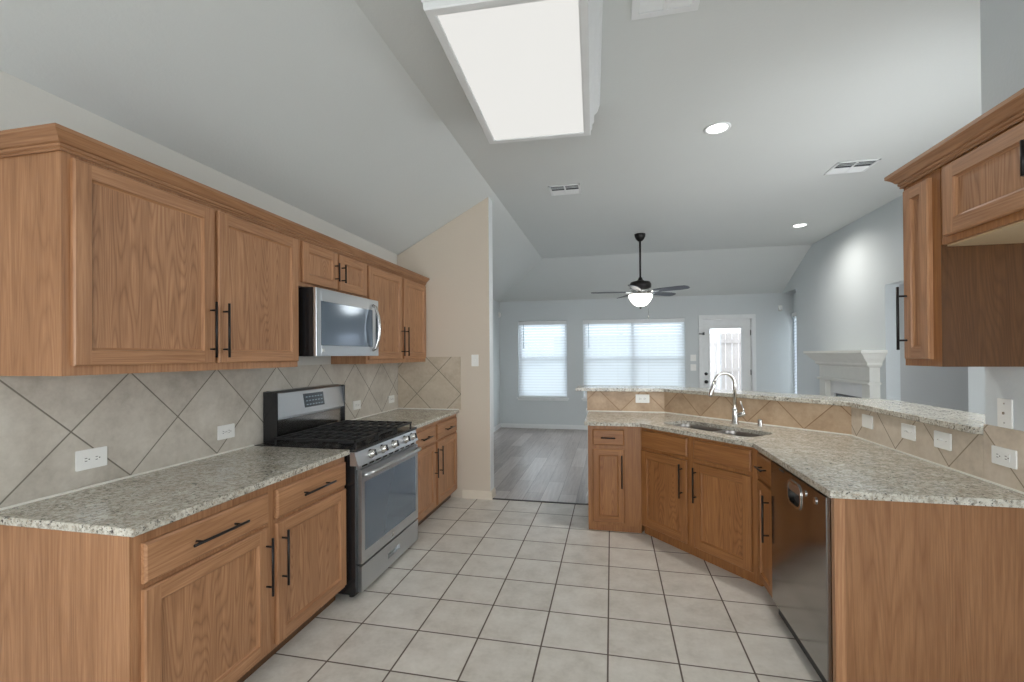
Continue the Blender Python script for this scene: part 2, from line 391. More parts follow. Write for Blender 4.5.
# outside: patio and fence
tag(MB().box(-4, 7, YB+.15, 14, -.12, -.07).build('patio', M['patio']), None, None, None, 'structure')
fe = empty('garden_fence', (0, 12.2, -.07), 0, 'overexposed pale plank fence seen through the glass door outside', 'fence')
mb = MB()
x = -1.5
while x < 6:
    w = .135; mb.box(x, x+w, 0, .02, 0, 2.05+random.uniform(-.01, .01)); x += w+.012
mb.build('pickets', M['fence'], fe)
for z in (.35, 1.1, 1.8): MB().box(-1.5, 6, -.04, 0, z, z+.09).build('rail', M['fence'], fe)
for x in (.2, 2.55, 4.9): MB().box(x, x+.09, -.09, 0, 0, 2.1).build('post', M['white'] if x == 2.55 else M['fence'], fe)

# ------------------------------------------------------------------ windows, blinds, door
def window(n, x0, x1, z0, z1):
    w = empty('window_%d' % n, (0, 0, 0), 0, None, None); w['kind'] = 'structure'
    mb = MB(); t = .05; ya, yb = YB+.07, YB+.12
    mb.box(x0, x0+t, ya, yb, z0, z1).box(x1-t, x1, ya, yb, z0, z1).box(x0, x1, ya, yb, z0, z0+t).box(x0, x1, ya, yb, z1-t, z1)
    zm = (z0+z1)/2; mb.box(x0, x1, ya, yb, zm-.025, zm+.025)
    if x1-x0 > 1.5: xm = (x0+x1)/2; mb.box(xm-.03, xm+.03, ya, yb, z0, z1)
    mb.build('window_frame', M['white'], w)
    MB().box(x0+.04, x1-.04, YB+.09, YB+.096, z0+.04, z1-.04).build('window_glass', M['glass'], w)
    MB().box(x0-.03, x1+.03, YB-.045, YB+.07, z0-.03, z0).box(x0-.01, x1+.01, YB-.018, YB, z0-.06, z0-.03).build('window_sill', M['white'], w, .004)
window(1, *WN[0]); window(2, *WN[1])
def blind(x0, x1, z0, z1, label, yb=YB+.03):
    b = empty('window_blind', ((x0+x1)/2, yb, z0), 0, label, 'blind', 'white slatted window blinds')
    hw = (x1-x0)/2; H = z1-z0
    MB().box(-hw, hw, -.035, .025, H-.075, H-.004).build('valance', M['white'], b, .004)
    mb = MB(); z = .05; a = math.radians(60)
    while z < H-.09:
        dy, dz = .031*math.cos(a), .031*math.sin(a); nx, nz = math.sin(a)*.0014, math.cos(a)*.0014
        # room-side edge is the lower one
        ky, kz = dy*.62, dz*.62
        mb.profile([(-ky-nx, z-kz-nz), (dy-nx, z+dz-nz), (dy+nx, z+dz+nz), (-ky+nx, z-kz+nz)], -hw+.006, hw-.006)
        mb.profile([(-dy-nx*1.6, z-dz-nz), (-ky-nx*1.6, z-kz-nz), (-ky+nx, z-kz+nz), (-dy+nx, z-dz+nz)], -hw+.006, hw-.006, 'x', 1)  # opaque lip added so each slat's lower edge shows a shade line
        z += .0555
    mb.build('slats', [M['slat'], M['white']], b)
    MB().box(-hw+.004, hw-.004, -.02, .02, .004, .024).build('bottom_rail', M['white'], b, .003)
    MB().tube([(-hw+.11, -.045, H-.06), (-hw+.115, -.047, H-.55)], .005, 8).build('tilt_wand', plain('wand', lin(150, 160, 168), .4), b)
    for k in ([-.8, .8] if hw < .6 else [-.88, -.3, .3, .88]): MB().box(k*hw-.0012, k*hw+.0012, -.028, -.026, .01, H-.08).build('ladder_cord', M['white'], b)
    return b
blind(WN[0][0]+.005, WN[0][1]-.005, WN[0][2]+.002, WN[0][3]-.002, 'closed white slatted blind in the narrow left window of the far wall')
blind(WN[1][0]+.005, WN[1][1]-.005, WN[1][2]+.002, WN[1][3]-.002, 'wide white slatted blind in the far window behind the ceiling fan')
# recess side window with blind, seen nearly edge on
w3 = empty('window_3', (0, 0, 0), 0, None, None); w3['kind'] = 'structure'
mb = MB()
for a in ((8.66, 8.70, .5, 2.2), (9.04, 9.08, .5, 2.2), (8.70, 9.04, .5, .54), (8.70, 9.04, 2.16, 2.2)): mb.box(XR+.24, XR+.28, *a)
mb.build('window_frame', M['white'], w3)
MB().box(XR+.255, XR+.26, 8.69, 9.05, .53, 2.17).build('window_glass', M['glass'], w3)
b3 = blind(0, .42, 0, 1.69, 'white blind edge-on in the recess beside the fireplace wall', 0)
b3.location = (XR+.165, 8.87, .505); b3.rotation_euler = (0, 0, -PI/2)
# patio door
dt = empty('door_1', (0, 0, 0), 0, None, None); dt['kind'] = 'structure'
x0, x1, zt = 1.678, 2.503, 2.11; gx0, gx1, gz0, gz1 = 1.80, 2.345, .28, 1.945; ya, yb = YB+.035, YB+.08
mb = MB().box(x0, gx0, ya, yb, .012, zt).box(gx1, x1, ya, yb, .012, zt).box(gx0, gx1, ya, yb, gz1, zt).box(gx0, gx1, ya, yb, .012, gz0)
mb.build('door_panel', M['white'], dt)
mb = MB(); g = .028
mb.box(gx0-g, gx0, ya-.012, ya, gz0-g, gz1+g).box(gx1, gx1+g, ya-.012, ya, gz0-g, gz1+g).box(gx0, gx1, ya-.012, ya, gz1, gz1+g).box(gx0, gx1, ya-.012, ya, gz0-g, gz0)
mb.build('glazing_bead', M['white'], dt, .003)
MB().box(gx0, gx1, ya+.015, ya+.022, gz0, gz1).build('door_glass', M['doorglass'], dt)
mb = MB().box(1.60, 1.662, YB-.016, YB, 0, 2.19).box(2.518, 2.58, YB-.016, YB, 0, 2.19).box(1.60, 2.58, YB-.018, YB, 2.128, 2.195)
mb.box(1.657, 1.674, YB, YB+.1, 0, 2.13).box(2.507, 2.523, YB, YB+.1, 0, 2.13).box(1.657, 2.523, YB, YB+.1, 2.114, 2.133).box(1.66, 2.52, YB, YB+.13, 0, .012)
mb.build('door_casing', M['white'], dt, .004)
for z in (1.86, 1.13, .3): MB().box(2.495, 2.513, YB+.018, YB+.034, z-.05, z+.05).build('hinge', M['black'], dt)
RX = Matrix.Rotation(PI/2, 4, 'X')
def knob_at(x, z, prof, name):
    mb = MB().lathe(prof, 0, 0, 20, 0, RX); o = mb.build(name, M['black'], dt); o.location = (x, ya, z); return o
knob_at(1.73, 1.10, [(.03, 0), (.03, .012), (.022, .02), (0, .02)], 'deadbolt')
knob_at(1.73, .95, [(.032, 0), (.032, .01), (.012, .015), (.012, .035), (.028, .045), (.03, .06), (.02, .07), (0, .072)], 'door_knob')
MB().box(1.60, 1.685, YB-.035, YB-.018, 1.84, 1.858).box(1.665, 1.70, YB-.03, YB+.03, 1.825, 1.875).build('security_latch', M['black'], dt, .002)

# ------------------------------------------------------------------ cabinetry
def handle(parent, x, z, vertical, L, y=-.02, mat=None):
    mb = MB(); g = .034; hl = L/2; rr = .0058
    if vertical:
        mb.tube([(x, y-g, z-hl), (x, y-g, z+hl)], rr, 10)
        for k in (-1, 1): mb.tube([(x, y, z+k*hl*.70), (x, y-g, z+k*hl*.70)], .0045, 8)
    else:
        mb.tube([(x-hl, y-g, z), (x+hl, y-g, z)], rr, 10)
        for k in (-1, 1): mb.tube([(x+k*hl*.70, y, z), (x+k*hl*.70, y-g, z)], .0045, 8)
    return mb.build('handle', M['bronze'], parent)
def door_front(parent, x0, x1, z0, z1, hx=None, hz=None, hl=.265, mats=('oakv', 'oakh', 'oakp'), fw=.058):
    y0, y1 = -.001, -.020; e = .005; mb = MB()
    def ring(xa, za, ya_, xb, zb, yb_):
        a = [(x0+xa, ya_, z0+za), (x1-xa, ya_, z0+za), (x1-xa, ya_, z1-za), (x0+xa, ya_, z1-za)]
        b = [(x0+xb, yb_, z0+zb), (x1-xb, yb_, z0+zb), (x1-xb, yb_, z1-zb), (x0+xb, yb_, z1-zb)]
        for i in range(4):
            j = (i+1) % 4
            mb.add([a[i], a[j], b[j], b[i]], [(0, 1, 2, 3)], 1 if i in (0, 2) else 0)
    mb.add([(x0, y0, z0), (x1, y0, z0), (x1, y0, z1), (x0, y0, z1)], [(0, 3, 2, 1)], 0)
    ring(0, 0, y0, 0, 0, y1+e); ring(0, 0, y1+e, e, e, y1)
    for (a, b, c, d_, m_) in ((x0+e, x0+fw, z0+e, z1-e, 0), (x1-fw, x1-e, z0+e, z1-e, 0), (x0+fw, x1-fw, z0+e, z0+fw, 1), (x0+fw, x1-fw, z1-fw, z1-e, 1)):
        mb.add([(a, y1, c), (b, y1, c), (b, y1, d_), (a, y1, d_)], [(0, 1, 2, 3)], m_)
    ring(fw, fw, y1, fw+.002, fw+.002, y1+.007); ring(fw+.002, fw+.002, y1+.007, fw+.010, fw+.010, y1+.012)
    w = fw+.010
    mb.add([(x0+w, y1+.012, z0+w), (x1-w, y1+.012, z0+w), (x1-w, y1+.012, z1-w), (x0+w, y1+.012, z1-w)], [(0, 1, 2, 3)], 2)
    o = mb.build('door', [M[k] for k in mats], parent, fix=False)
    if hx is not None: handle(o, hx, hz, True, hl)
    return o
def drawer_front(parent, x0, x1, z0, z1, hl=.265, mat='oakh', hx=None, grip=True):
    y0, y1 = -.001, -.020; e = .008; mb = MB()
    a = [(x0, y0, z0), (x1, y0, z0), (x1, y0, z1), (x0, y0, z1)]; b = [(p[0], y1+e*.8, p[2]) for p in a]
    c = [(x0+e, y1, z0+e), (x1-e, y1, z0+e), (x1-e, y1, z1-e), (x0+e, y1, z1-e)]
    for p, q in ((a, b), (b, c)):
        for i in range(4): j = (i+1) % 4; mb.add([p[i], p[j], q[j], q[i]], [(0, 1, 2, 3)])
    mb.add(a, [(3, 2, 1, 0)]); mb.add(c, [(0, 1, 2, 3)])
    o = mb.build('drawer' if grip else 'false_drawer_front', M[mat], parent, fix=False)
    if grip: handle(o, hx if hx is not None else (x0+x1)/2, (z0+z1)/2, False, hl)
    return o
def body(parent, poly, toe=.065, z0=.09, z1=.883, mat='oakv', top=False, nm='cabinet_body', toemat=None):
    """poly in local coords, first two points are the front edge (left to right)"""
    mb = MB().prism(poly, z0, z1, 0, top=top)
    o = mb.build(nm, M[mat], parent)
    if toe is not None:
        p = [(poly[0][0], poly[0][1]+toe), (poly[1][0], poly[1][1]+toe)]+list(poly[2:])
        MB().prism(p, 0, z0, 0, top=False).build('toe_kick', M[toemat or mat], parent)
    return o
def rect(w, dpt): return [(0, 0), (w, 0), (w, dpt), (0, dpt)]

# left base run: local x runs along +Y, -y faces the room
XFACE = -1.585
ca = empty('base_cabinet', (XFACE, 1.245, 0), PI/2, 'oak base cabinet with two wide drawers and doors nearest the camera, left of the range', 'cabinet')
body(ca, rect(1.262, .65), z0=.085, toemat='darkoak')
MB().box(-.006, 0, .002, .65, .0, .883).build('end_panel', M['oaky'], ca)
o = 1.245
drawer_front(ca, 1.275-o, 1.858-o, .703, .842); drawer_front(ca, 1.912-o, 2.497-o, .703, .842)
door_front(ca, 1.275-o, 1.858-o, .105, .683, 1.840-o, .51); door_front(ca, 1.912-o, 2.497-o, .105, .683, 1.945-o, .51)
cb_ = empty('base_cabinet', (XFACE, 3.408, 0), PI/2, 'oak base cabinet between the range and the beige partition wall', 'cabinet')
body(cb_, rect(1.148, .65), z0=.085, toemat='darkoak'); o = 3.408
drawer_front(cb_, 3.44-o, 3.935-o, .703, .842, .2); drawer_front(cb_, 3.99-o, 4.525-o, .703, .842, .2)
door_front(cb_, 3.44-o, 3.935-o, .105, .683, 3.91-o, .51); door_front(cb_, 3.99-o, 4.525-o, .105, .683, 4.03-o, .51)
# left uppers
XU = -1.92; up = []
def upper(y0, y1, z0, doors, label, name='wall_cabinet'):
    c = empty(name, (XU, y0, z0), PI/2, label, 'cabinet')
    MB().box(0, y1-y0, 0, .317, 0, 2.235-z0).build('cabinet_body', [M['oakv']], c)
    for a, b, za, zb, hx, hz, hl in doors: door_front(c, a-y0, b-y0, za-z0, zb-z0, hx-y0, hz-z0, hl)
    return c
u1 = upper(1.27, 2.528, 1.415, [(1.292, 1.897, 1.45, 2.208, 1.872, 1.612, .27), (1.922, 2.518, 1.45, 2.208, 1.948, 1.612, .27)], 'large oak wall cabinet with two tall doors, nearest on the left wall')
MB().box(-.005, 0, .0, .317, 0, .82).build('end_panel', M['oaky'], u1)
upper(2.53, 3.352, 1.925, [(2.562, 2.94, 1.95, 2.212, 2.905, 2.07, .13), (2.962, 3.338, 1.95, 2.212, 2.985, 2.07, .13)], 'short oak wall cabinet with two small doors above the microwave')
upper(3.354, 4.556, 1.415, [(3.372, 3.972, 1.45, 2.208, 3.945, 1.612, .27), (4.01, 4.53, 1.45, 2.208, 4.035, 1.612, .27)], 'oak wall cabinet between the microwave and the beige partition wall')
CP = [(0, 2.232), (.004, 2.222), (.009, 2.222), (.011, 2.228), (.008, 2.232), (.015, 2.236), (.016, 2.243), (.013, 2.247), (.021, 2.250), (.030, 2.262), (.043, 2.274), (.050, 2.279), (.050, 2.293), (0, 2.293)]
def crown(path, name, label):
    mb = MB(); rings = []
    for dd, z in CP: rings.append([(p[0], p[1], z) for p in offset(path, -dd)])
    n = len(path)
    for i in range(n-1):
        a, b = path[i], path[i+1]; m_ = 0 if abs(a[0]-b[0]) > abs(a[1]-b[1]) else 1
        for k in range(len(CP)-1):
            mb.add([rings[k][i], rings[k][i+1], rings[k+1][i+1], rings[k+1][i]], [(0, 1, 2, 3)], m_)
        mb.add([rings[-1][i], rings[-1][i+1], (b[0], b[1], 2.232), (a[0], a[1], 2.232)], [(0, 1, 2, 3)], m_)
    return tag(mb.build(name, [M['oakc'], M['oakcy']], fix=False), label, 'moulding')
crown([(-2.238, 1.265), (XU, 1.265), (XU, 4.555)], 'crown_moulding', 'stepped oak crown moulding along the tops of the left wall cabinets')
crown([(1.598, 2.409), (1.30, 2.409), (1.30, 1.2)], 'crown_moulding', 'stepped oak crown moulding on top of the right wall cabinets')

# right uppers: local x runs along -Y
ra = empty('wall_cabinet', (1.30, 2.408, 1.42), -PI/2, 'narrow tall oak wall cabinet with a single door at the end of the right wall', 'cabinet')
MB().box(0, .236, 0, .298, 0, .815).build('cabinet_body', M['ioakv'], ra)
MB().box(.236, .240, .0, .298, 0, .49).build('side_panel', M['darkoak'], ra)['label'] = 'dark reddish plywood side panel'
door_front(ra, .025, .19, .03, .78, .048, .21, .28, ('oakv', 'oakh', 'oakp'), .05)
rb = empty('wall_cabinet', (1.30, 2.166, 1.905), -PI/2, 'short deep oak wall cabinet above the open refrigerator space', 'cabinet')
MB().box(0, .965, 0, .298, .003, .33).build('cabinet_body', M['ioakv'], rb)
MB().box(.0, .965, .018, .298, -.004, .003).build('cabinet_underside', M['pale'], rb)['label'] = 'pale unfinished underside'
door_front(rb, .035, .475, .03, .305, .447, .172, .11); door_front(rb, .50, .93, .03, .305, .528, .172, .11)

# island run
K0, K1, K2, K3 = Vector((-.2, 3.93)), Vector((.235, 3.93)), Vector((.90, 3.17)), Vector((.90, 2.85))
Ai, Bi = Vector((.497, 4.645)), Vector((1.594, 3.546))
im = ('ioakv', 'ioakh', 'ioakp')
def local(o, p): return tuple((Matrix.Rotation(-o.rotation_euler[2], 2) @ (Vector(p)-Vector(o.location[:2]))))
i1 = empty('base_cabinet', (K0.x, K0.y, 0), 0, 'narrow oak island cabinet with one drawer and door beside the living room opening', 'cabinet')
body(i1, [local(i1, p) for p in (K0, K1-Vector((.002, 0)), Ai-Vector((.003, 0)), (-.2, 4.645))], .012, .055, mat='ioakv')
drawer_front(i1, .04, .297, .722, .852, .115, 'ioakh'); door_front(i1, .04, .297, .082, .688, .276, .51, .27, im, .048)
th = math.atan2(K2.y-K1.y, K2.x-K1.x)
i2 = empty('base_cabinet', (K1.x, K1.y, 0), th, 'angled oak sink cabinet with two doors under the double sink', 'cabinet')
body(i2, [local(i2, p) for p in (K1, K2, Bi, Ai)], .028, .07, mat='ioakv')
LD = (K2-K1).length
drawer_front(i2, .012, .474, .722, .858, grip=False, mat='ioakh'); drawer_front(i2, .53, .972, .722, .858, grip=False, mat='ioakh')
door_front(i2, .012, .470, .085, .695, .43, .54, .25, im); door_front(i2, .53, .972, .085, .695, .553, .54, .25, im)
i3 = empty('base_cabinet', (K2.x, K2.y, 0), -PI/2, 'slim oak island cabinet squeezed between sink cabinet and dishwasher', 'cabinet')
body(i3, [local(i3, p) for p in (K2-Vector((0, .003)), K3, (1.594, 2.85), Bi-Vector((0, .003)))], .05, .09, mat='ioakv')
drawer_front(i3, .045, .315, .722, .858, .11, 'ioakh'); door_front(i3, .045, .315, .085, .695, .262, .52, .27, im, .05)
ep = empty('cabinet_end_panel', (.892, 2.135, 0), 0, 'broad flat oak panel closing the island end beside the dishwasher', 'cabinet panel')
MB().box(.038, .706, 0, .022, 0, .883).build('panel', M['endoak'], ep)
MB().box(0, .038, -.002, .026, 0, .883).build('corner_stile', M['oakv'], ep)['label'] = 'lighter narrow corner strip'

# ------------------------------------------------------------------ countertops
tag(MB().box(XL+.003, -1.55, 1.222, 2.512, .884, .914).build('countertop', M['granite'], None, .004), 'speckled granite countertop left of the range, nearest the camera', 'countertop')
tag(MB().box(XL+.003, -1.55, 3.404, 4.557, .884, .914).build('countertop', M['granite'], None, .004), 'speckled granite countertop between range and partition wall', 'countertop')
front = offset([tuple(K0), tuple(K1), tuple(K2), (K3.x, 2.12)], -.03)
front[0] = (-.228, front[0][1]); front[-1] = (front[-1][0], 2.118)
ud = (K2-K1).normalized(); vd = Vector((-ud.y, ud.x))
def D2(s, t): return K1+ud*s+vd*t
hole = [tuple(D2(*p)) for p in rrect(.085, .875, .11, .44, .09, 8)]
poly = front+[(1.597, 2.118), (1.597, 3.549), (.499, 4.647), (-.228, 4.647)]
tag(MB().prism(poly, .884, .914, 0, holes=[hole]).build('countertop', M['granite'], None, .004), 'angled granite island countertop holding the double sink', 'countertop')
bf = offset(BK, -.035); bb = offset(BK, .34)
bf[0] = (-.355, bf[0][1]); bb[0] = (-.355, bb[0][1]); bf[-1] = (bf[-1][0], 2.425); bb[-1] = (bb[-1][0], 2.425)
tag(MB().prism(bf+bb[::-1], 1.114, 1.146).build('bar_top', M['granite'], None, .004), 'raised granite bar ledge running along the back of the island', 'countertop')
# backsplashes
tag(MB().box(XL+.0005, XL+.0025, 1.20, YP-.001, .80, 1.414).build('tile_backsplash', M['tile_left']), 'grey-beige diamond-set tile backsplash along the left wall', 'backsplash')
tag(MB().box(XL+.009, -1.53, YP-.008, YP, .915, 1.465).build('tile_backsplash', M['tile_part']), 'beige diamond-set tile backsplash on the partition wall beside its switch', 'backsplash')
bs = empty('tile_backsplash', (0, 0, 0), 0, 'tan diamond-set tile strip under the raised bar ledge', 'backsplash')
t1 = offset(BK, -.007)
MB().prism([BK[0], BK[1], t1[1], t1[0]], .915, 1.113).build('tile_strip', M['tile_i'], bs)
MB().prism([BK[1], BK[2], t1[2], t1[1]], .915, 1.113).build('tile_strip', M['tile_d'], bs)
MB().prism([BK[2], BK[3], t1[3], t1[2]], .915, 1.113).build('tile_strip', M['tile_r'], bs)
tag(MB().box(1.593, 1.6, 2.118, 2.410, .915, 1.162).build('tile_backsplash', M['tile_r']), 'tan tile backsplash on the right wall beneath the vertical jack plate', 'backsplash')
# caulk beads
ck = offset(BK, -.012)
struct(MB().prism([t1[0], t1[1], t1[2], (t1[3][0], 2.12), (ck[3][0], 2.12), ck[2], ck[1], ck[0]], .9145, .922).build('trim_4', M['caulk']))
struct(MB().box(XL+.008, XL+.016, 1.222, 2.51, .9145, .922).box(XL+.008, XL+.016, 3.405, YP-.009, .9145, .922).box(XL+.016, -1.55, YP-.016, YP-.009, .9145, .922).build('trim_5', M['caulk']))

# ------------------------------------------------------------------ sink, faucet, dispenser
sk = empty('double_sink', (K1.x, K1.y, 0), th, 'stainless undermount double sink set in the angled island counter', 'sink')
def basin(x0, x1, y0, y1, zt, zb):
    mb = MB(); prev = None
    for k, (ins, z) in enumerate(((0, zt), (.004, zt-.02), (.012, zb+.03), (.03, zb+.006), (.06, zb))):
        loop = [(p[0], p[1], z) for p in rrect(x0+ins, x1-ins, y0+ins, y1-ins, max(.02, .085-ins), 8)]
        if prev: n = len(loop); mb.add(prev+loop, [(i, (i+1) % n, n+(i+1) % n, n+i) for i in range(n)], 0, True)
        prev = loop
    mb.add(prev, [tuple(range(len(prev)))]); return mb
for x0, x1 in ((.075, .470), (.490, .885)):
    b = basin(x0, x1, .10, .45, .883, .70).build('basin', M['sinksteel'], sk, fix=False)
    MB().lathe([(.045, .7005), (.045, .703), (.034, .703), (.030, .7015), (0, .7015)], (x0+x1)/2, .29, 24).build('drain', M['chrome'], b)
MB().prism(rrect(.06, .90, .085, .465, .09, 8), .8815, .8835, 0, holes=[rrect(.075, .470, .10, .45, .085, 8), rrect(.490, .885, .10, .45, .085, 8)]).build('rim', M['steel'], sk)
fp = D2(.44, .585)
fa = empty('faucet', (fp.x, fp.y, .914), 0, 'tall satin nickel gooseneck faucet behind the double sink', 'faucet')
MB().lathe([(.030, 0), (.030, .006), (.024, .012), (.0225, .10), (.019, .13)], 0, 0, 24).build('base', M['chrome'], fa)
dr = Vector((-.95, -.31, 0)).normalized(); pts = [Vector((0, 0, .12)), Vector((0, 0, .31))]
R0 = .088
for k in range(1, 13):
    a = PI*k/12*.93; pts.append(Vector((0, 0, .31))+dr*(R0-R0*math.cos(a))+Vector((0, 0, R0*1.12*math.sin(a))))
e = pts[-1]; tdir = (pts[-1]-pts[-2]).normalized()
MB().tube(pts, .0125, 14).build('spout', M['chrome'], fa)
MB().tube([e-tdir*.004, e+tdir*.03, e+tdir*.10, e+tdir*.115], [.0145, .0165, .0195, .017], 16).build('spray_head', M['chrome'], fa)
MB().tube([(.010, -.004, .065), (.050, -.02, .083), (.070, -.028, .092)], [.016, .019, .018], 14).tube([(.062, -.024, .09), (.058, -.02, .12), (.036, -.01, .185)], [.009, .007, .005], 10).build('lever', M['chrome'], fa)
sp = D2(.625, .625)
sd = empty('soap_dispenser', (sp.x, sp.y, .914), 0, 'short nickel soap dispenser cap to the right of the faucet', 'soap dispenser')
MB().lathe([(.022, 0), (.022, .004), (.018, .008), (.018, .045), (.015, .055), (0, .056)], 0, 0, 20).build('cap', M['chrome'], sd)

# ------------------------------------------------------------------ range
Wd = .883
rg = empty('gas_range', (-1.555, 2.519, 0), PI/2, 'stainless and black gas range between the left base cabinets', 'range')
MB().box(.004, Wd-.004, -.03, .675, .03, .895).build('range_body', M['black'], rg)
MB().box(0, Wd, -.045, .675, .896, .916).build('cooktop', M['black'], rg, .004)
# front panel
cp = MB().profile([(-.055, .812), (-.030, .895), (-.0, .895), (-.0, .812)], .0, Wd).build('control_panel', M['steel'], rg)
nv = Vector((0, -.083, .025)).normalized()
Mk = Vector((0, 0, 1)).rotation_difference(nv).to_matrix().to_4x4()
for kx in (.14, .295, .455, .64, .76):
    k = MB().lathe([(.030, 0), (.030, .004), (.024, .006), (.022, .030), (.018, .034), (0, .034)], 0, 0, 24, 0, Mk)
    o = k.build('knob', M['chrome'], cp); o.location = (kx+.03, -.043, .853)
    MB().add([Mk @ Vector(p) for p in ((-.004, -.02, .034), (.004, -.02, .034), (.004, .02, .034), (-.004, .02, .034), (-.004, -.02, .042), (.004, -.02, .042), (.004, .02, .042), (-.004, .02, .042))],
        [(0, 3, 2, 1), (4, 5, 6, 7), (0, 1, 5, 4), (1, 2, 6, 5), (2, 3, 7, 6), (3, 0, 4, 7)]).build('grip', M['black'], o)
# vent slot strip
vs = MB().box(.02, Wd-.02, -.045, -.02, .785, .812, 0)
for k in range(9): vs.box(.06+k*.088, .06+k*.088+.06, -.0465, -.045, .793, .803, 1)
vs.build('vent_strip', [M['steel'], M['black']], rg)
# oven door
od = MB(); a0, a1, z0, z1 = .035, Wd-.012, .205, .782; b0, b1, c0, c1 = .075, Wd-.055, .275, .70
od.box(a0, b0, -.055, -.025, z0, z1).box(b1, a1, -.055, -.025, z0, z1).box(b0, b1, -.055, -.025, z0, c0).box(b0, b1, -.055, -.025, c1, z1)
od = od.build('oven_door', M['steel'], rg)
MB().box(b0, b1, -.054, -.03, c0, c1).build('oven_window', M['dglass'], od)
hp = [(.05, -.057, .748), (.06, -.085, .752), (.12, -.102, .756), (Wd/2, -.112, .758), (Wd-.10, -.102, .756), (Wd-.04, -.085, .752), (Wd-.03, -.057, .748)]
MB().tube(hp, .0145, 12).build('handle', M['steel'], od)
RXm = Matrix.Rotation(PI/2, 4, 'X')
bdg = MB().lathe([(.016, 0), (.016, .002), (.012, .003), (0, .003)], 0, 0, 20, 0, RXm).build('badge', M['chrome'], od); bdg.location = (.44, -.055, .238)
# drawer
dw = MB(); a, b, z0, z1 = .035, Wd-.012, .035, .192; p0, p1, q0, q1 = .37, .55, .095, .13
dw.box(a, p0, -.055, -.025, z0, z1).box(p1, b, -.055, -.025, z0, z1).box(p0, p1, -.055, -.025, z0, q0).box(p0, p1, -.055, -.025, q1, z1)
dw = dw.build('storage_drawer', M['steel'], rg)
MB().box(p0, p1, -.034, -.026, q0, q1).build('recessed_pull', M['dsteel'], dw)
for x in (.05, Wd-.05): MB().lathe([(.018, 0), (.018, .02), (.01, .032)], x, .02, 14).build('foot', M['rubber'], rg)
# back guard
bg = MB().profile([(.60, .93), (.61, 1.065), (.575, 1.075), (.600, 1.235), (.62, 1.25), (.675, 1.25), (.675, .916), (.60, .916)], .088, Wd-.03).build('back_guard', M['steel'], rg)
for a in (.080, Wd-.03): MB().box(a, a+.008, .572, .676, .917, 1.247).build('side_cap', M['black'], bg)
MB().box(.088, Wd-.03, .592, .606, .917, 1.06).build('lower_guard', M['dsteel'], bg)
ds = MB().add([(.37, .5795, 1.115), (.60, .5795, 1.115), (.60, .594, 1.212), (.37, .594, 1.212), (.37, .59, 1.115), (.60, .59, 1.115), (.60, .61, 1.212), (.37, .61, 1.212)], [(0, 1, 2, 3), (0, 4, 5, 1), (1, 5, 6, 2), (2, 6, 7, 3), (3, 7, 4, 0)]).build('display', M['display'], bg)
for i in range(3):
    mb = MB()
    for j in range(6):
        x, z = .39+j*.034, 1.13+i*.027; y = .5795+(z-1.115)*(.0145/.097)-.0012
        mb.box(x, x+.02, y, y+.001, z, z+.007)
    mb.build('display_print', M['print'], ds)
# burners and grates
for bx, by, br in ((.20, .13, .045), (.20, .45, .035), (.4375, .29, .05), (.68, .13, .045), (.68, .45, .035)):
    o = MB().lathe([(br+.02, .916), (br+.018, .924), (br, .928), (br, .936), (br-.006, .940), (0, .940)], bx, by, 24).build('burner', M['iron'], rg)
for k in range(3):
    x0 = .03+k*.2735; x1 = x0+.265; ya, yb = -.02, .555; mb = MB(); zt, zb = .962, .948
    for x in (x0, x1-.012): mb.box(x, x+.012, ya, yb, zb, zt)
    for y in (ya, (ya+yb)/2-.006, yb-.012): mb.box(x0, x1, y, y+.012, zb, zt)
    xm = (x0+x1)/2; mb.box(xm-.005, xm+.005, ya, yb, zb+.002, zt+.002)
    for y in (ya+.07, ya+.14, ya+.21, yb-.21, yb-.14, yb-.07): mb.box(x0, x1, y-.005, y+.005, zb+.001, zt+.001)
    for x in (x0+.004, x1-.014):
        for y in (ya+.002, yb-.012): mb.box(x, x+.01, y, y+.01, .916, zb)
    mb.build('grate', M['iron'], rg)

# ------------------------------------------------------------------ microwave
mw = empty('microwave', (-1.835, 2.565, 1.48), PI/2, 'stainless over-range microwave hung under the short oak cabinet', 'microwave')
WM = .79
MB().box(0, WM, 0, .395, .004, .438).build('microwave_body', M['black'], mw)
md = MB(); w0, w1, v0, v1 = .05, .70, .07, .355
md.box(0, w0, -.022, -.001, 0, .436).box(w1, WM, -.022, -.001, 0, .436).box(w0, w1, -.022, -.001, 0, v0).box(w0, w1, -.022, -.001, v1, .436)
md = md.build('microwave_door', M['steelv'], mw, .002)
MB().box(w0, w1, -.0215, -.004, v0, v1).build('door_window', M['dglass'], md)
MB().box(.745, .783, -.0232, -.021, v0, v1).build('control_strip', M['display'], mw)
hp = [(.70, -.022, .045), (.70, -.05, .06), (.70, -.072, .13), (.70, -.080, .215), (.70, -.072, .30), (.70, -.05, .375), (.70, -.022, .392)]
MB().tube(hp, .0125, 12).build('handle', M['chrome'], md)
RXm2 = Matrix.Rotation(PI/2, 4, 'X')
lg = MB().lathe([(.010, 0), (.010, .001), (0, .001)], 0, 0, 16, 0, RXm2)
lg.add([(.014, -.0008, -.008), (.026, -.0008, -.008), (.026, -.0008, -.004), (.018, -.0008, -.004), (.018, -.0008, .008), (.014, -.0008, .008)], [(0, 1, 2, 3, 4, 5)])
lg = lg.build('emblem', M['plate'], md, fix=False); lg.location = (.065, -.0225, .038)
MB().box(.03, WM-.03, .03, .36, 0, .004).build('vent_grille', M['rubber'], mw)

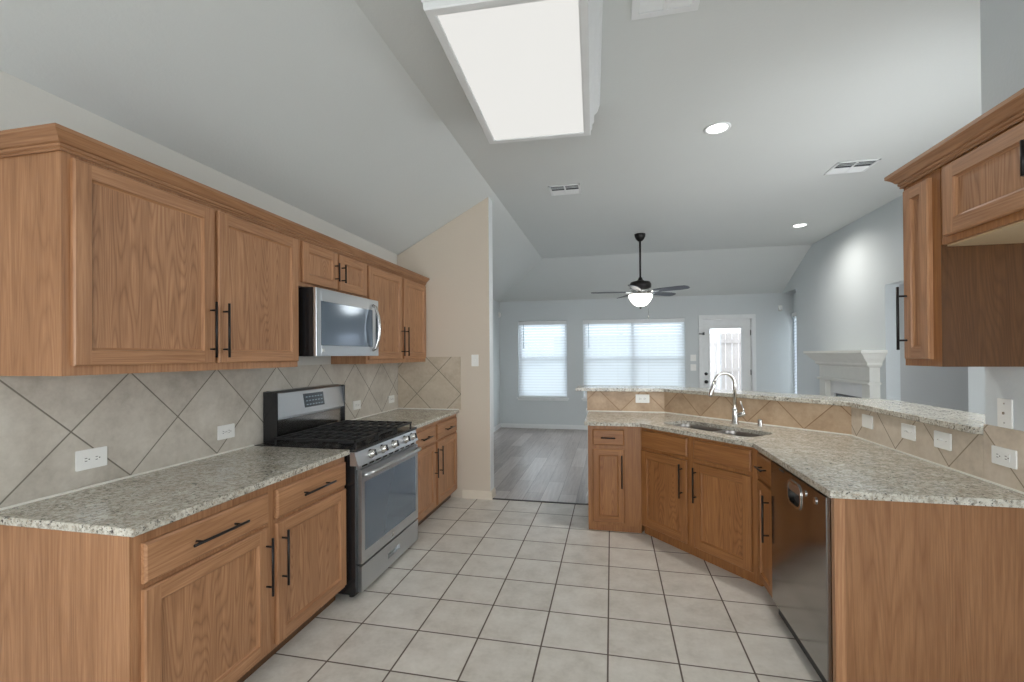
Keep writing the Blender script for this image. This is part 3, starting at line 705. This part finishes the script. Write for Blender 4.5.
# ------------------------------------------------------------------ dishwasher
dwz = empty('dishwasher', (.90, 2.842, 0), -PI/2, 'dark reflective stainless dishwasher between slim cabinet and island end panel', 'dishwasher')
WD = .676
MB().box(.004, WD-.004, .004, .60, .02, .868).build('tub', M['rubber'], dwz)
dd = MB(); h0, h1, g0, g1 = .262, .410, .735, .835
n = 12; rim = rrect(h0, h1, g0, g1, .035, 5)
# front skin with pocket opening
mbd = MB(); outer = [(0, .10), (WD, .10), (WD, .872), (0, .872)]
mbd.prism(outer, 0, .024, 0, holes=[rim]); mbd.v = [(p[0], -.026+p[2]*1.0, p[1]) for p in mbd.v]
dd = mbd.build('dishwasher_door', M['dsteel'], dwz)
MB().box(h0, h1, -.004, -.001, g0, g1).build('pocket', M['slot'], dd)
mbd = MB(); mbd.prism(rrect(h0-.012, h1+.012, g0-.012, g1+.012, .045, 5), 0, .004, 0, holes=[rim]); mbd.v = [(p[0], -.031+p[2], p[1]) for p in mbd.v]
mbd.build('pocket_bezel', M['chrome'], dd)
hb = MB(); hb.prism(rrect(h0+.003, h1-.003, g1-.040, g1-.002, .016, 5), 0, .018); hb.v = [(p[0], -.029+p[2], p[1]) for p in hb.v]; hb.build('grip', M['steel'], dd)
for x in (.465, .575):
    bt = MB(); bt.prism(rrect(x-.014, x+.014, .812, .842, .0138, 6), 0, .004); bt.v = [(p[0], -.0305+p[2], p[1]) for p in bt.v]; bt.build('button', M['chrome'], dd)
bt = MB(); bt.prism(rrect(.13, .20, .853, .864, .004, 4), 0, .002); bt.v = [(p[0], -.0275+p[2], p[1]) for p in bt.v]; bt.build('vent_slot', M['slot'], dd)
MB().box(.01, WD-.01, .04, .06, 0, .098).build('toe_kick', M['rubber'], dwz)

# ------------------------------------------------------------------ electrical plates
def plate(loc, rz, w, h, kind, label, cat, name, group=None):
    """local -y faces the viewer"""
    e_ = empty(name, loc, rz, label, cat, group)
    mb = MB(); mb.prism(rrect(-w/2, w/2, -h/2, h/2, .004, 3), 0, .006); mb.v = [(p[0], -.0065+p[2], p[1]) for p in mb.v]
    mb.build('cover_plate', M['plate'], e_, .0015)
    def pad(x, z, a, b, d0, m_, nm, rr=.004):
        q = MB(); q.prism(rrect(x-a, x+a, z-b, z+b, min(rr, a*.95, b*.95), 4), 0, .002); q.v = [(p[0], -d0+p[2], p[1]) for p in q.v]; return q.build(nm, M[m_], e_)
    if kind == 'outlet':
        for x in (-.021, .021):
            rc = pad(x, 0, .0155, .0165, .009, 'plate', 'receptacle', .012)
            q = MB()
            for dx, dz, a, b in ((-.005, .006, .0045, .0012), (-.005, -.006, .0045, .0012), (.007, 0, .0022, .0022)): q.box(x+dx-a, x+dx+a, -.0096, -.009, dz-b, dz+b)
            q.build('slots', M['slot'], rc)
        pad(0, 0, .002, .002, .008, 'chrome', 'screw', .0019)
    elif kind == 'gfci':
        rc = pad(0, 0, .034, .0165, .009, 'plate', 'receptacle', .003)
        for x in (-.021, .021):
            q = MB()
            for dx, dz, a, b in ((-.005, .006, .0045, .0012), (-.005, -.006, .0045, .0012), (.007, 0, .0022, .0022)): q.box(x+dx-a, x+dx+a, -.0096, -.009, dz-b, dz+b)
            q.build('slots', M['slot'], rc)
        for z in (-.005, .005): pad(0, z, .004, .003, .0105, 'plate', 'button')
    elif kind == 'toggle':
        MB().box(-.012, .012, -.0085, -.006, -.005, .005).build('toggle_slot', M['plate'], e_)
        MB().profile([(-.008, -.003), (-.008, .004), (-.020, .010), (-.020, .005)], -.004, .004).build('toggle', M['plate'], e_)
        for x in (-.030, .030): pad(x, 0, .002, .002, .008, 'chrome', 'screw', .0019)
    elif kind == 'vtoggle':
        MB().box(-.005, .005, -.0085, -.006, -.012, .012).build('toggle_slot', M['plate'], e_)
        MB().profile([(-.008, -.003), (-.008, .004), (-.020, .012), (-.020, .006)], -.004, .004).build('toggle', M['plate'], e_)
    elif kind == 'jack':
        pad(0, 0, .006, .006, .0105, 'chrome', 'jack', .0057)
        for z in (-.04, .04): pad(0, z, .003, .003, .008, 'chrome', 'screw', .0029)
    return e_
HG = PI/2; xw = XL+.003
plate((xw, 1.584, 1.038), HG, .124, .086, 'gfci', 'white horizontal outlet on the left backsplash, nearest the camera', 'outlet', 'wall_outlet')
plate((xw, 2.305, 1.037), HG, .12, .082, 'outlet', 'white horizontal outlet on the left backsplash just left of the range', 'outlet', 'wall_outlet')
plate((xw, 3.735, 1.04), HG, .12, .078, 'outlet', 'white outlet on the left backsplash just right of the range', 'outlet', 'wall_outlet')
plate((xw, 4.40, 1.03), HG, .12, .075, 'outlet', 'small white outlet on the left backsplash near the partition corner', 'outlet', 'wall_outlet')
plate((-1.377, YP, 1.425), 0, .075, .12, 'vtoggle', 'white light switch on the beige partition wall', 'light switch', 'light_switch')
plate((.292, 4.643, 1.045), 0, .13, .082, 'outlet', 'white outlet in the tile strip left of the faucet', 'outlet', 'wall_outlet')
RG = -PI/2; xr = 1.593
plate((xr, 3.34, 1.04), RG, .12, .082, 'blank', 'blank white plate in the bar tile strip, farthest of the right row', 'cover plate', 'blank_wall_plate')
plate((xr, 2.927, 1.042), RG, .118, .082, 'toggle', 'white toggle switch in the bar strip beside the blank plate', 'light switch', 'light_switch')
plate((xr, 2.66, 1.044), RG, .118, .082, 'toggle', 'white toggle switch in the bar strip near the ledge end', 'light switch', 'light_switch')
plate((xr, 2.298, 1.042), RG, .122, .075, 'gfci', 'white horizontal outlet on the right wall below the vertical jack plate', 'outlet', 'wall_outlet')
plate((1.6, 2.30, 1.223), RG, .072, .12, 'jack', 'white vertical jack plate on the right wall above the tile edge', 'wall plate', 'jack_plate')
for z, l in ((1.40, 'upper'), (1.22, 'lower')):
    plate((1.50, YB, z), 0, .10, .12, 'vtoggle', 'pale switch plate left of the glass door, %s of two' % l, 'light switch', 'light_switch')
plate((XL+.006, 8.35, .42), HG, .072, .115, 'blank', 'small white plate low on the living room left wall', 'wall plate', 'blank_wall_plate')
for (lx, ly, rz, lb) in ((XL+.006, 9.08, PI/2, 'small white motion sensor high in the far left corner'), (XR-.035, YB, 0, 'small white motion sensor on the far wall near the fireplace wall')):
    s_ = empty('motion_sensor', (lx, ly, 2.29), rz, lb, 'sensor')
    MB().profile([(0, -.05), (-.03, -.04), (-.045, .0), (-.035, .045), (0, .05)], -.03, .03).build('housing', M['plate'], s_, .004)
    MB().box(-.02, .02, -.046, -.038, -.02, .01).build('lens', M['white'], s_)

# ------------------------------------------------------------------ ceiling things
cl = empty('ceiling_light_box', (-.446, 2.466, ZC), math.radians(2.2), 'large rectangular fluorescent ceiling light with white moulded frame', 'ceiling light')
hw, hl, zl = .302, .590, -.19
prof = [(.0, -.184), (.0, -.194), (.008, -.196), (.04, -.196), (.045, -.190), (.045, -.165), (.056, -.155), (.056, -.125), (.068, -.115), (.068, -.07), (.090, -.055), (.106, -.012), (.106, 0)]
mb = MB(); prev = None
for dx, z in prof:
    ey = min(dx, .045)-max(0, dx-.045)*.5
    lp = [(-hw-dx, -hl-ey, z), (hw+dx, -hl-ey, z), (hw+dx, hl+ey, z), (-hw-dx, hl+ey, z)]
    if prev: mb.add(prev+lp, [(i, (i+1) % 4, 4+(i+1) % 4, 4+i) for i in range(4)])
    prev = lp
mb.build('moulded_frame', M['white'], cl)
MB().box(-hw-.002, hw+.002, -hl-.002, hl+.002, -.188, -.184).build('diffuser', M['lens'], cl)
for x, y, lb in ((.775, 3.62, 'round recessed ceiling light nearer the kitchen'), (2.405, 6.62, 'round recessed ceiling light near the fireplace wall')):
    c = empty('recessed_light', (x, y, ZC), 0, lb, 'ceiling light')
    MB().lathe([(.092, -.0005), (.092, -.006), (.078, -.010), (.070, -.004), (.070, -.0005)], 0, 0, 32).build('trim_ring', M['white'], c)
    MB().lathe([(0, -.0045), (.070, -.0045), (.070, -.0008), (0, -.0008)], 0, 0, 32).build('lamp_disc', M['can'], c)
    ld = bpy.data.lights.new('recessed_lamp', 'SPOT'); ld.energy = CAN_W; ld.spot_size = 2.95; ld.spot_blend = 1.0; ld.shadow_soft_size = .07; ld.color = (1, .96, .9)
    lo = bpy.data.objects.new('lamp', ld); C.objects.link(lo); lo.parent = c; lo.location = (0, 0, -.02)
def vent(x, y, w, l, label):
    v = empty('ceiling_vent', (x, y, ZC), 0, label, 'air vent')
    t = .022
    mb = MB().box(-w/2, w/2, -l/2, -l/2+t, -.008, 0).box(-w/2, w/2, l/2-t, l/2, -.008, 0).box(-w/2, -w/2+t, -l/2, l/2, -.008, 0).box(w/2-t, w/2, -l/2, l/2, -.008, 0).box(-.008, .008, -l/2, l/2, -.008, 0)
    mb.build('frame', M['white'], v, .002)
    MB().box(-w/2+t, w/2-t, -l/2+t, l/2-t, -.0015, -.0005).build('duct', M['void'], v)
    mb = MB(); y0 = .004
    while y0 < l/2-t-.006: mb.profile([(y0, -.002), (y0+.002, -.0015), (y0+.019, -.0085), (y0+.017, -.009)], -w/2+t, w/2-t); y0 += .018
    for yy in (-l/2+t+.03, -l/2+t+.06): mb.profile([(yy, -.008), (yy+.0015, -.008), (yy+.004, -.002), (yy+.0025, -.002)], -w/2+t, w/2-t)
    mb.build('louvers', M['white'], v)
vent(-.44, 4.63, .31, .27, 'small white two-panel ceiling vent near the partition wall')
vent(2.11, 4.65, .33, .28, 'small white two-panel ceiling vent above the bar on the right')
rv = empty('return_air_grille', (.263, 2.165, ZC), 0, 'large white return air grille beside the big ceiling light', 'air vent')
w, l, t = .31, .35, .035
MB().prism([(-w/2, -l/2), (w/2, -l/2), (w/2, l/2), (-w/2, l/2)], -.012, 0, 0, holes=[[(-w/2+t, -l/2+t), (-.008, -l/2+t), (-.008, l/2-t), (-w/2+t, l/2-t)], [(.008, -l/2+t), (w/2-t, -l/2+t), (w/2-t, l/2-t), (.008, l/2-t)]]).build('frame', M['white'], rv, .002)
mb = MB(); y0 = -l/2+t
while y0 < l/2-t-.01: mb.profile([(y0, -.001), (y0+.002, -.001), (y0+.022, -.010), (y0+.020, -.0105)], -w/2+t, w/2-t); y0 += .021
mb.build('louvers', M['white'], rv)
MB().box(-w/2+t, w/2-t, -l/2+t, l/2-t, -.0012, -.0004).build('duct', plain('grille_back', lin(150, 146, 140), .8), rv)

# ceiling fan
fn = empty('ceiling_fan', (.40, 6.60, ZC), 0, 'dark five-blade ceiling fan with a glowing glass bowl on a long rod', 'ceiling fan')
MB().lathe([(.075, 0), (.072, -.03), (.055, -.07), (.03, -.095), (.018, -.10)], 0, 0, 28).build('canopy', M['bronze'], fn)
MB().tube([(0, 0, -.09), (0, 0, -.61)], .013, 14).build('downrod', M['bronze'], fn)
MB().lathe([(.022, -.60), (.035, -.635), (.06, -.65), (.13, -.665), (.148, -.70), (.145, -.745), (.10, -.765), (.05, -.765)], 0, 0, 32).build('motor_housing', M['bronze'], fn)
MB().lathe([(.10, -.765), (.125, -.775), (.115, -.80), (.12, -.825), (.15, -.835), (.15, -.84), (.05, -.84)], 0, 0, 32).build('switch_housing', M['chrome'], fn)
bw = [(.155, -.84), (.16, -.85), (.155, -.88), (.13, -.93), (.09, -.975), (.05, -.997), (.02, -1.003), (0, -1.004)]
MB().lathe(bw, 0, 0, 32).build('glass_bowl', M['bowl'], fn)['label'] = 'glowing white glass bowl'
MB().lathe([(.012, -1.0), (.016, -1.01), (.01, -1.03), (0, -1.036)], 0, 0, 16).build('finial', M['bronze'], fn)
MB().tube([(.09, -.05, -.83), (.10, -.06, -1.14)], .002, 6).tube([(.10, -.06, -1.14), (.10, -.06, -1.18)], .006, 8).build('pull_chain', M['chrome'], fn)
for k in range(5):
    a = math.radians(186+72*k); Rz = Matrix.Rotation(a, 4, 'Z') @ Matrix.Rotation(math.radians(-12), 4, 'X')
    mb = MB(); lp = [(.20, -.045), (.30, -.062), (.55, -.07), (.64, -.06), (.675, -.03), (.675, .03), (.64, .06), (.55, .07), (.30, .062), (.20, .045)]
    mb.prism(lp, -.004, .004); mb.v = [tuple((Rz @ Vector(p))+Vector((0, 0, -.80))) for p in mb.v]
    bl = mb.build('blade', M['fanw'], fn)
    mb = MB().prism([(.10, -.018), (.20, -.03), (.27, -.012), (.27, .012), (.20, .03), (.10, .018)], -.011, -.004)
    mb.v = [tuple((Rz @ Vector(p))+Vector((0, 0, -.80))) for p in mb.v]; mb.build('blade_bracket', M['chrome'], bl)
# ------------------------------------------------------------------ fireplace
fr = empty('fireplace_mantel', (XR, 7.52, 0), -PI/2, 'white cast stone fireplace mantel with flared shelf on the right living wall', 'fireplace')
T = 1.61   # local x: 0 at far end .. T near end
sh = MB(); lev = [(.26, 1.505), (.26, 1.475), (.235, 1.455), (.20, 1.41), (.165, 1.375), (.15, 1.355), (.15, 1.33), (.125, 1.315), (.11, 1.30)]
def loop(dp, z): ins = .26-dp; return [(ins, 0, z), (ins, -dp, z), (T-ins, -dp, z), (T-ins, 0, z)]
prev = loop(*lev[0]); sh.add(prev, [(0, 1, 2, 3)])
for dp, z in lev[1:]:
    lp = loop(dp, z); sh.add(prev+lp, [(i, i+1, 5+i, 4+i) for i in range(3)]); prev = lp
sh.build('mantel_shelf', M['stone'], fr)
MB().box(.15, T-.15, -.11, -.001, 1.13, 1.30).box(.125, T-.125, -.135, -.001, 1.105, 1.135).build('frieze', M['stone'], fr, .004)
for a in (.15, T-.15-.17): MB().box(a, a+.17, -.11, -.001, .12, 1.105).box(a-.015, a+.185, -.13, -.001, 0, .12).build('pilaster', M['stone'], fr, .003)
MB().box(.32, .42, -.04, -.001, 0, 1.105).box(T-.42, T-.32, -.04, -.001, 0, 1.105).box(.42, T-.42, -.04, -.001, .93, 1.105).build('surround', M['white'], fr)
MB().box(.42, T-.42, -.012, -.002, .03, .93).build('firebox', M['fire'], fr)
MB().box(.46, T-.46, -.02, -.013, .06, .90).build('glass_screen', M['dglass'], fr)
MB().box(.05, T-.05, -.55, -.135, 0, .03).build('hearth', M['stone'], fr)

# ------------------------------------------------------------------ repeats share a group
GROUPS = dict(base_cabinet='oak base cabinets', wall_cabinet='oak wall cabinets', wall_outlet='white wall outlets', light_switch='white light switches',
              countertop='granite kitchen countertops', recessed_light='recessed ceiling lights', ceiling_vent='ceiling vents', motion_sensor='motion sensors',
              tile_backsplash='diamond-set tile backsplashes', crown_moulding='oak crown mouldings')
for o in list(bpy.data.objects):
    k = o.name.split('.')[0]
    if o.parent is None and k in GROUPS: o['group'] = GROUPS[k]
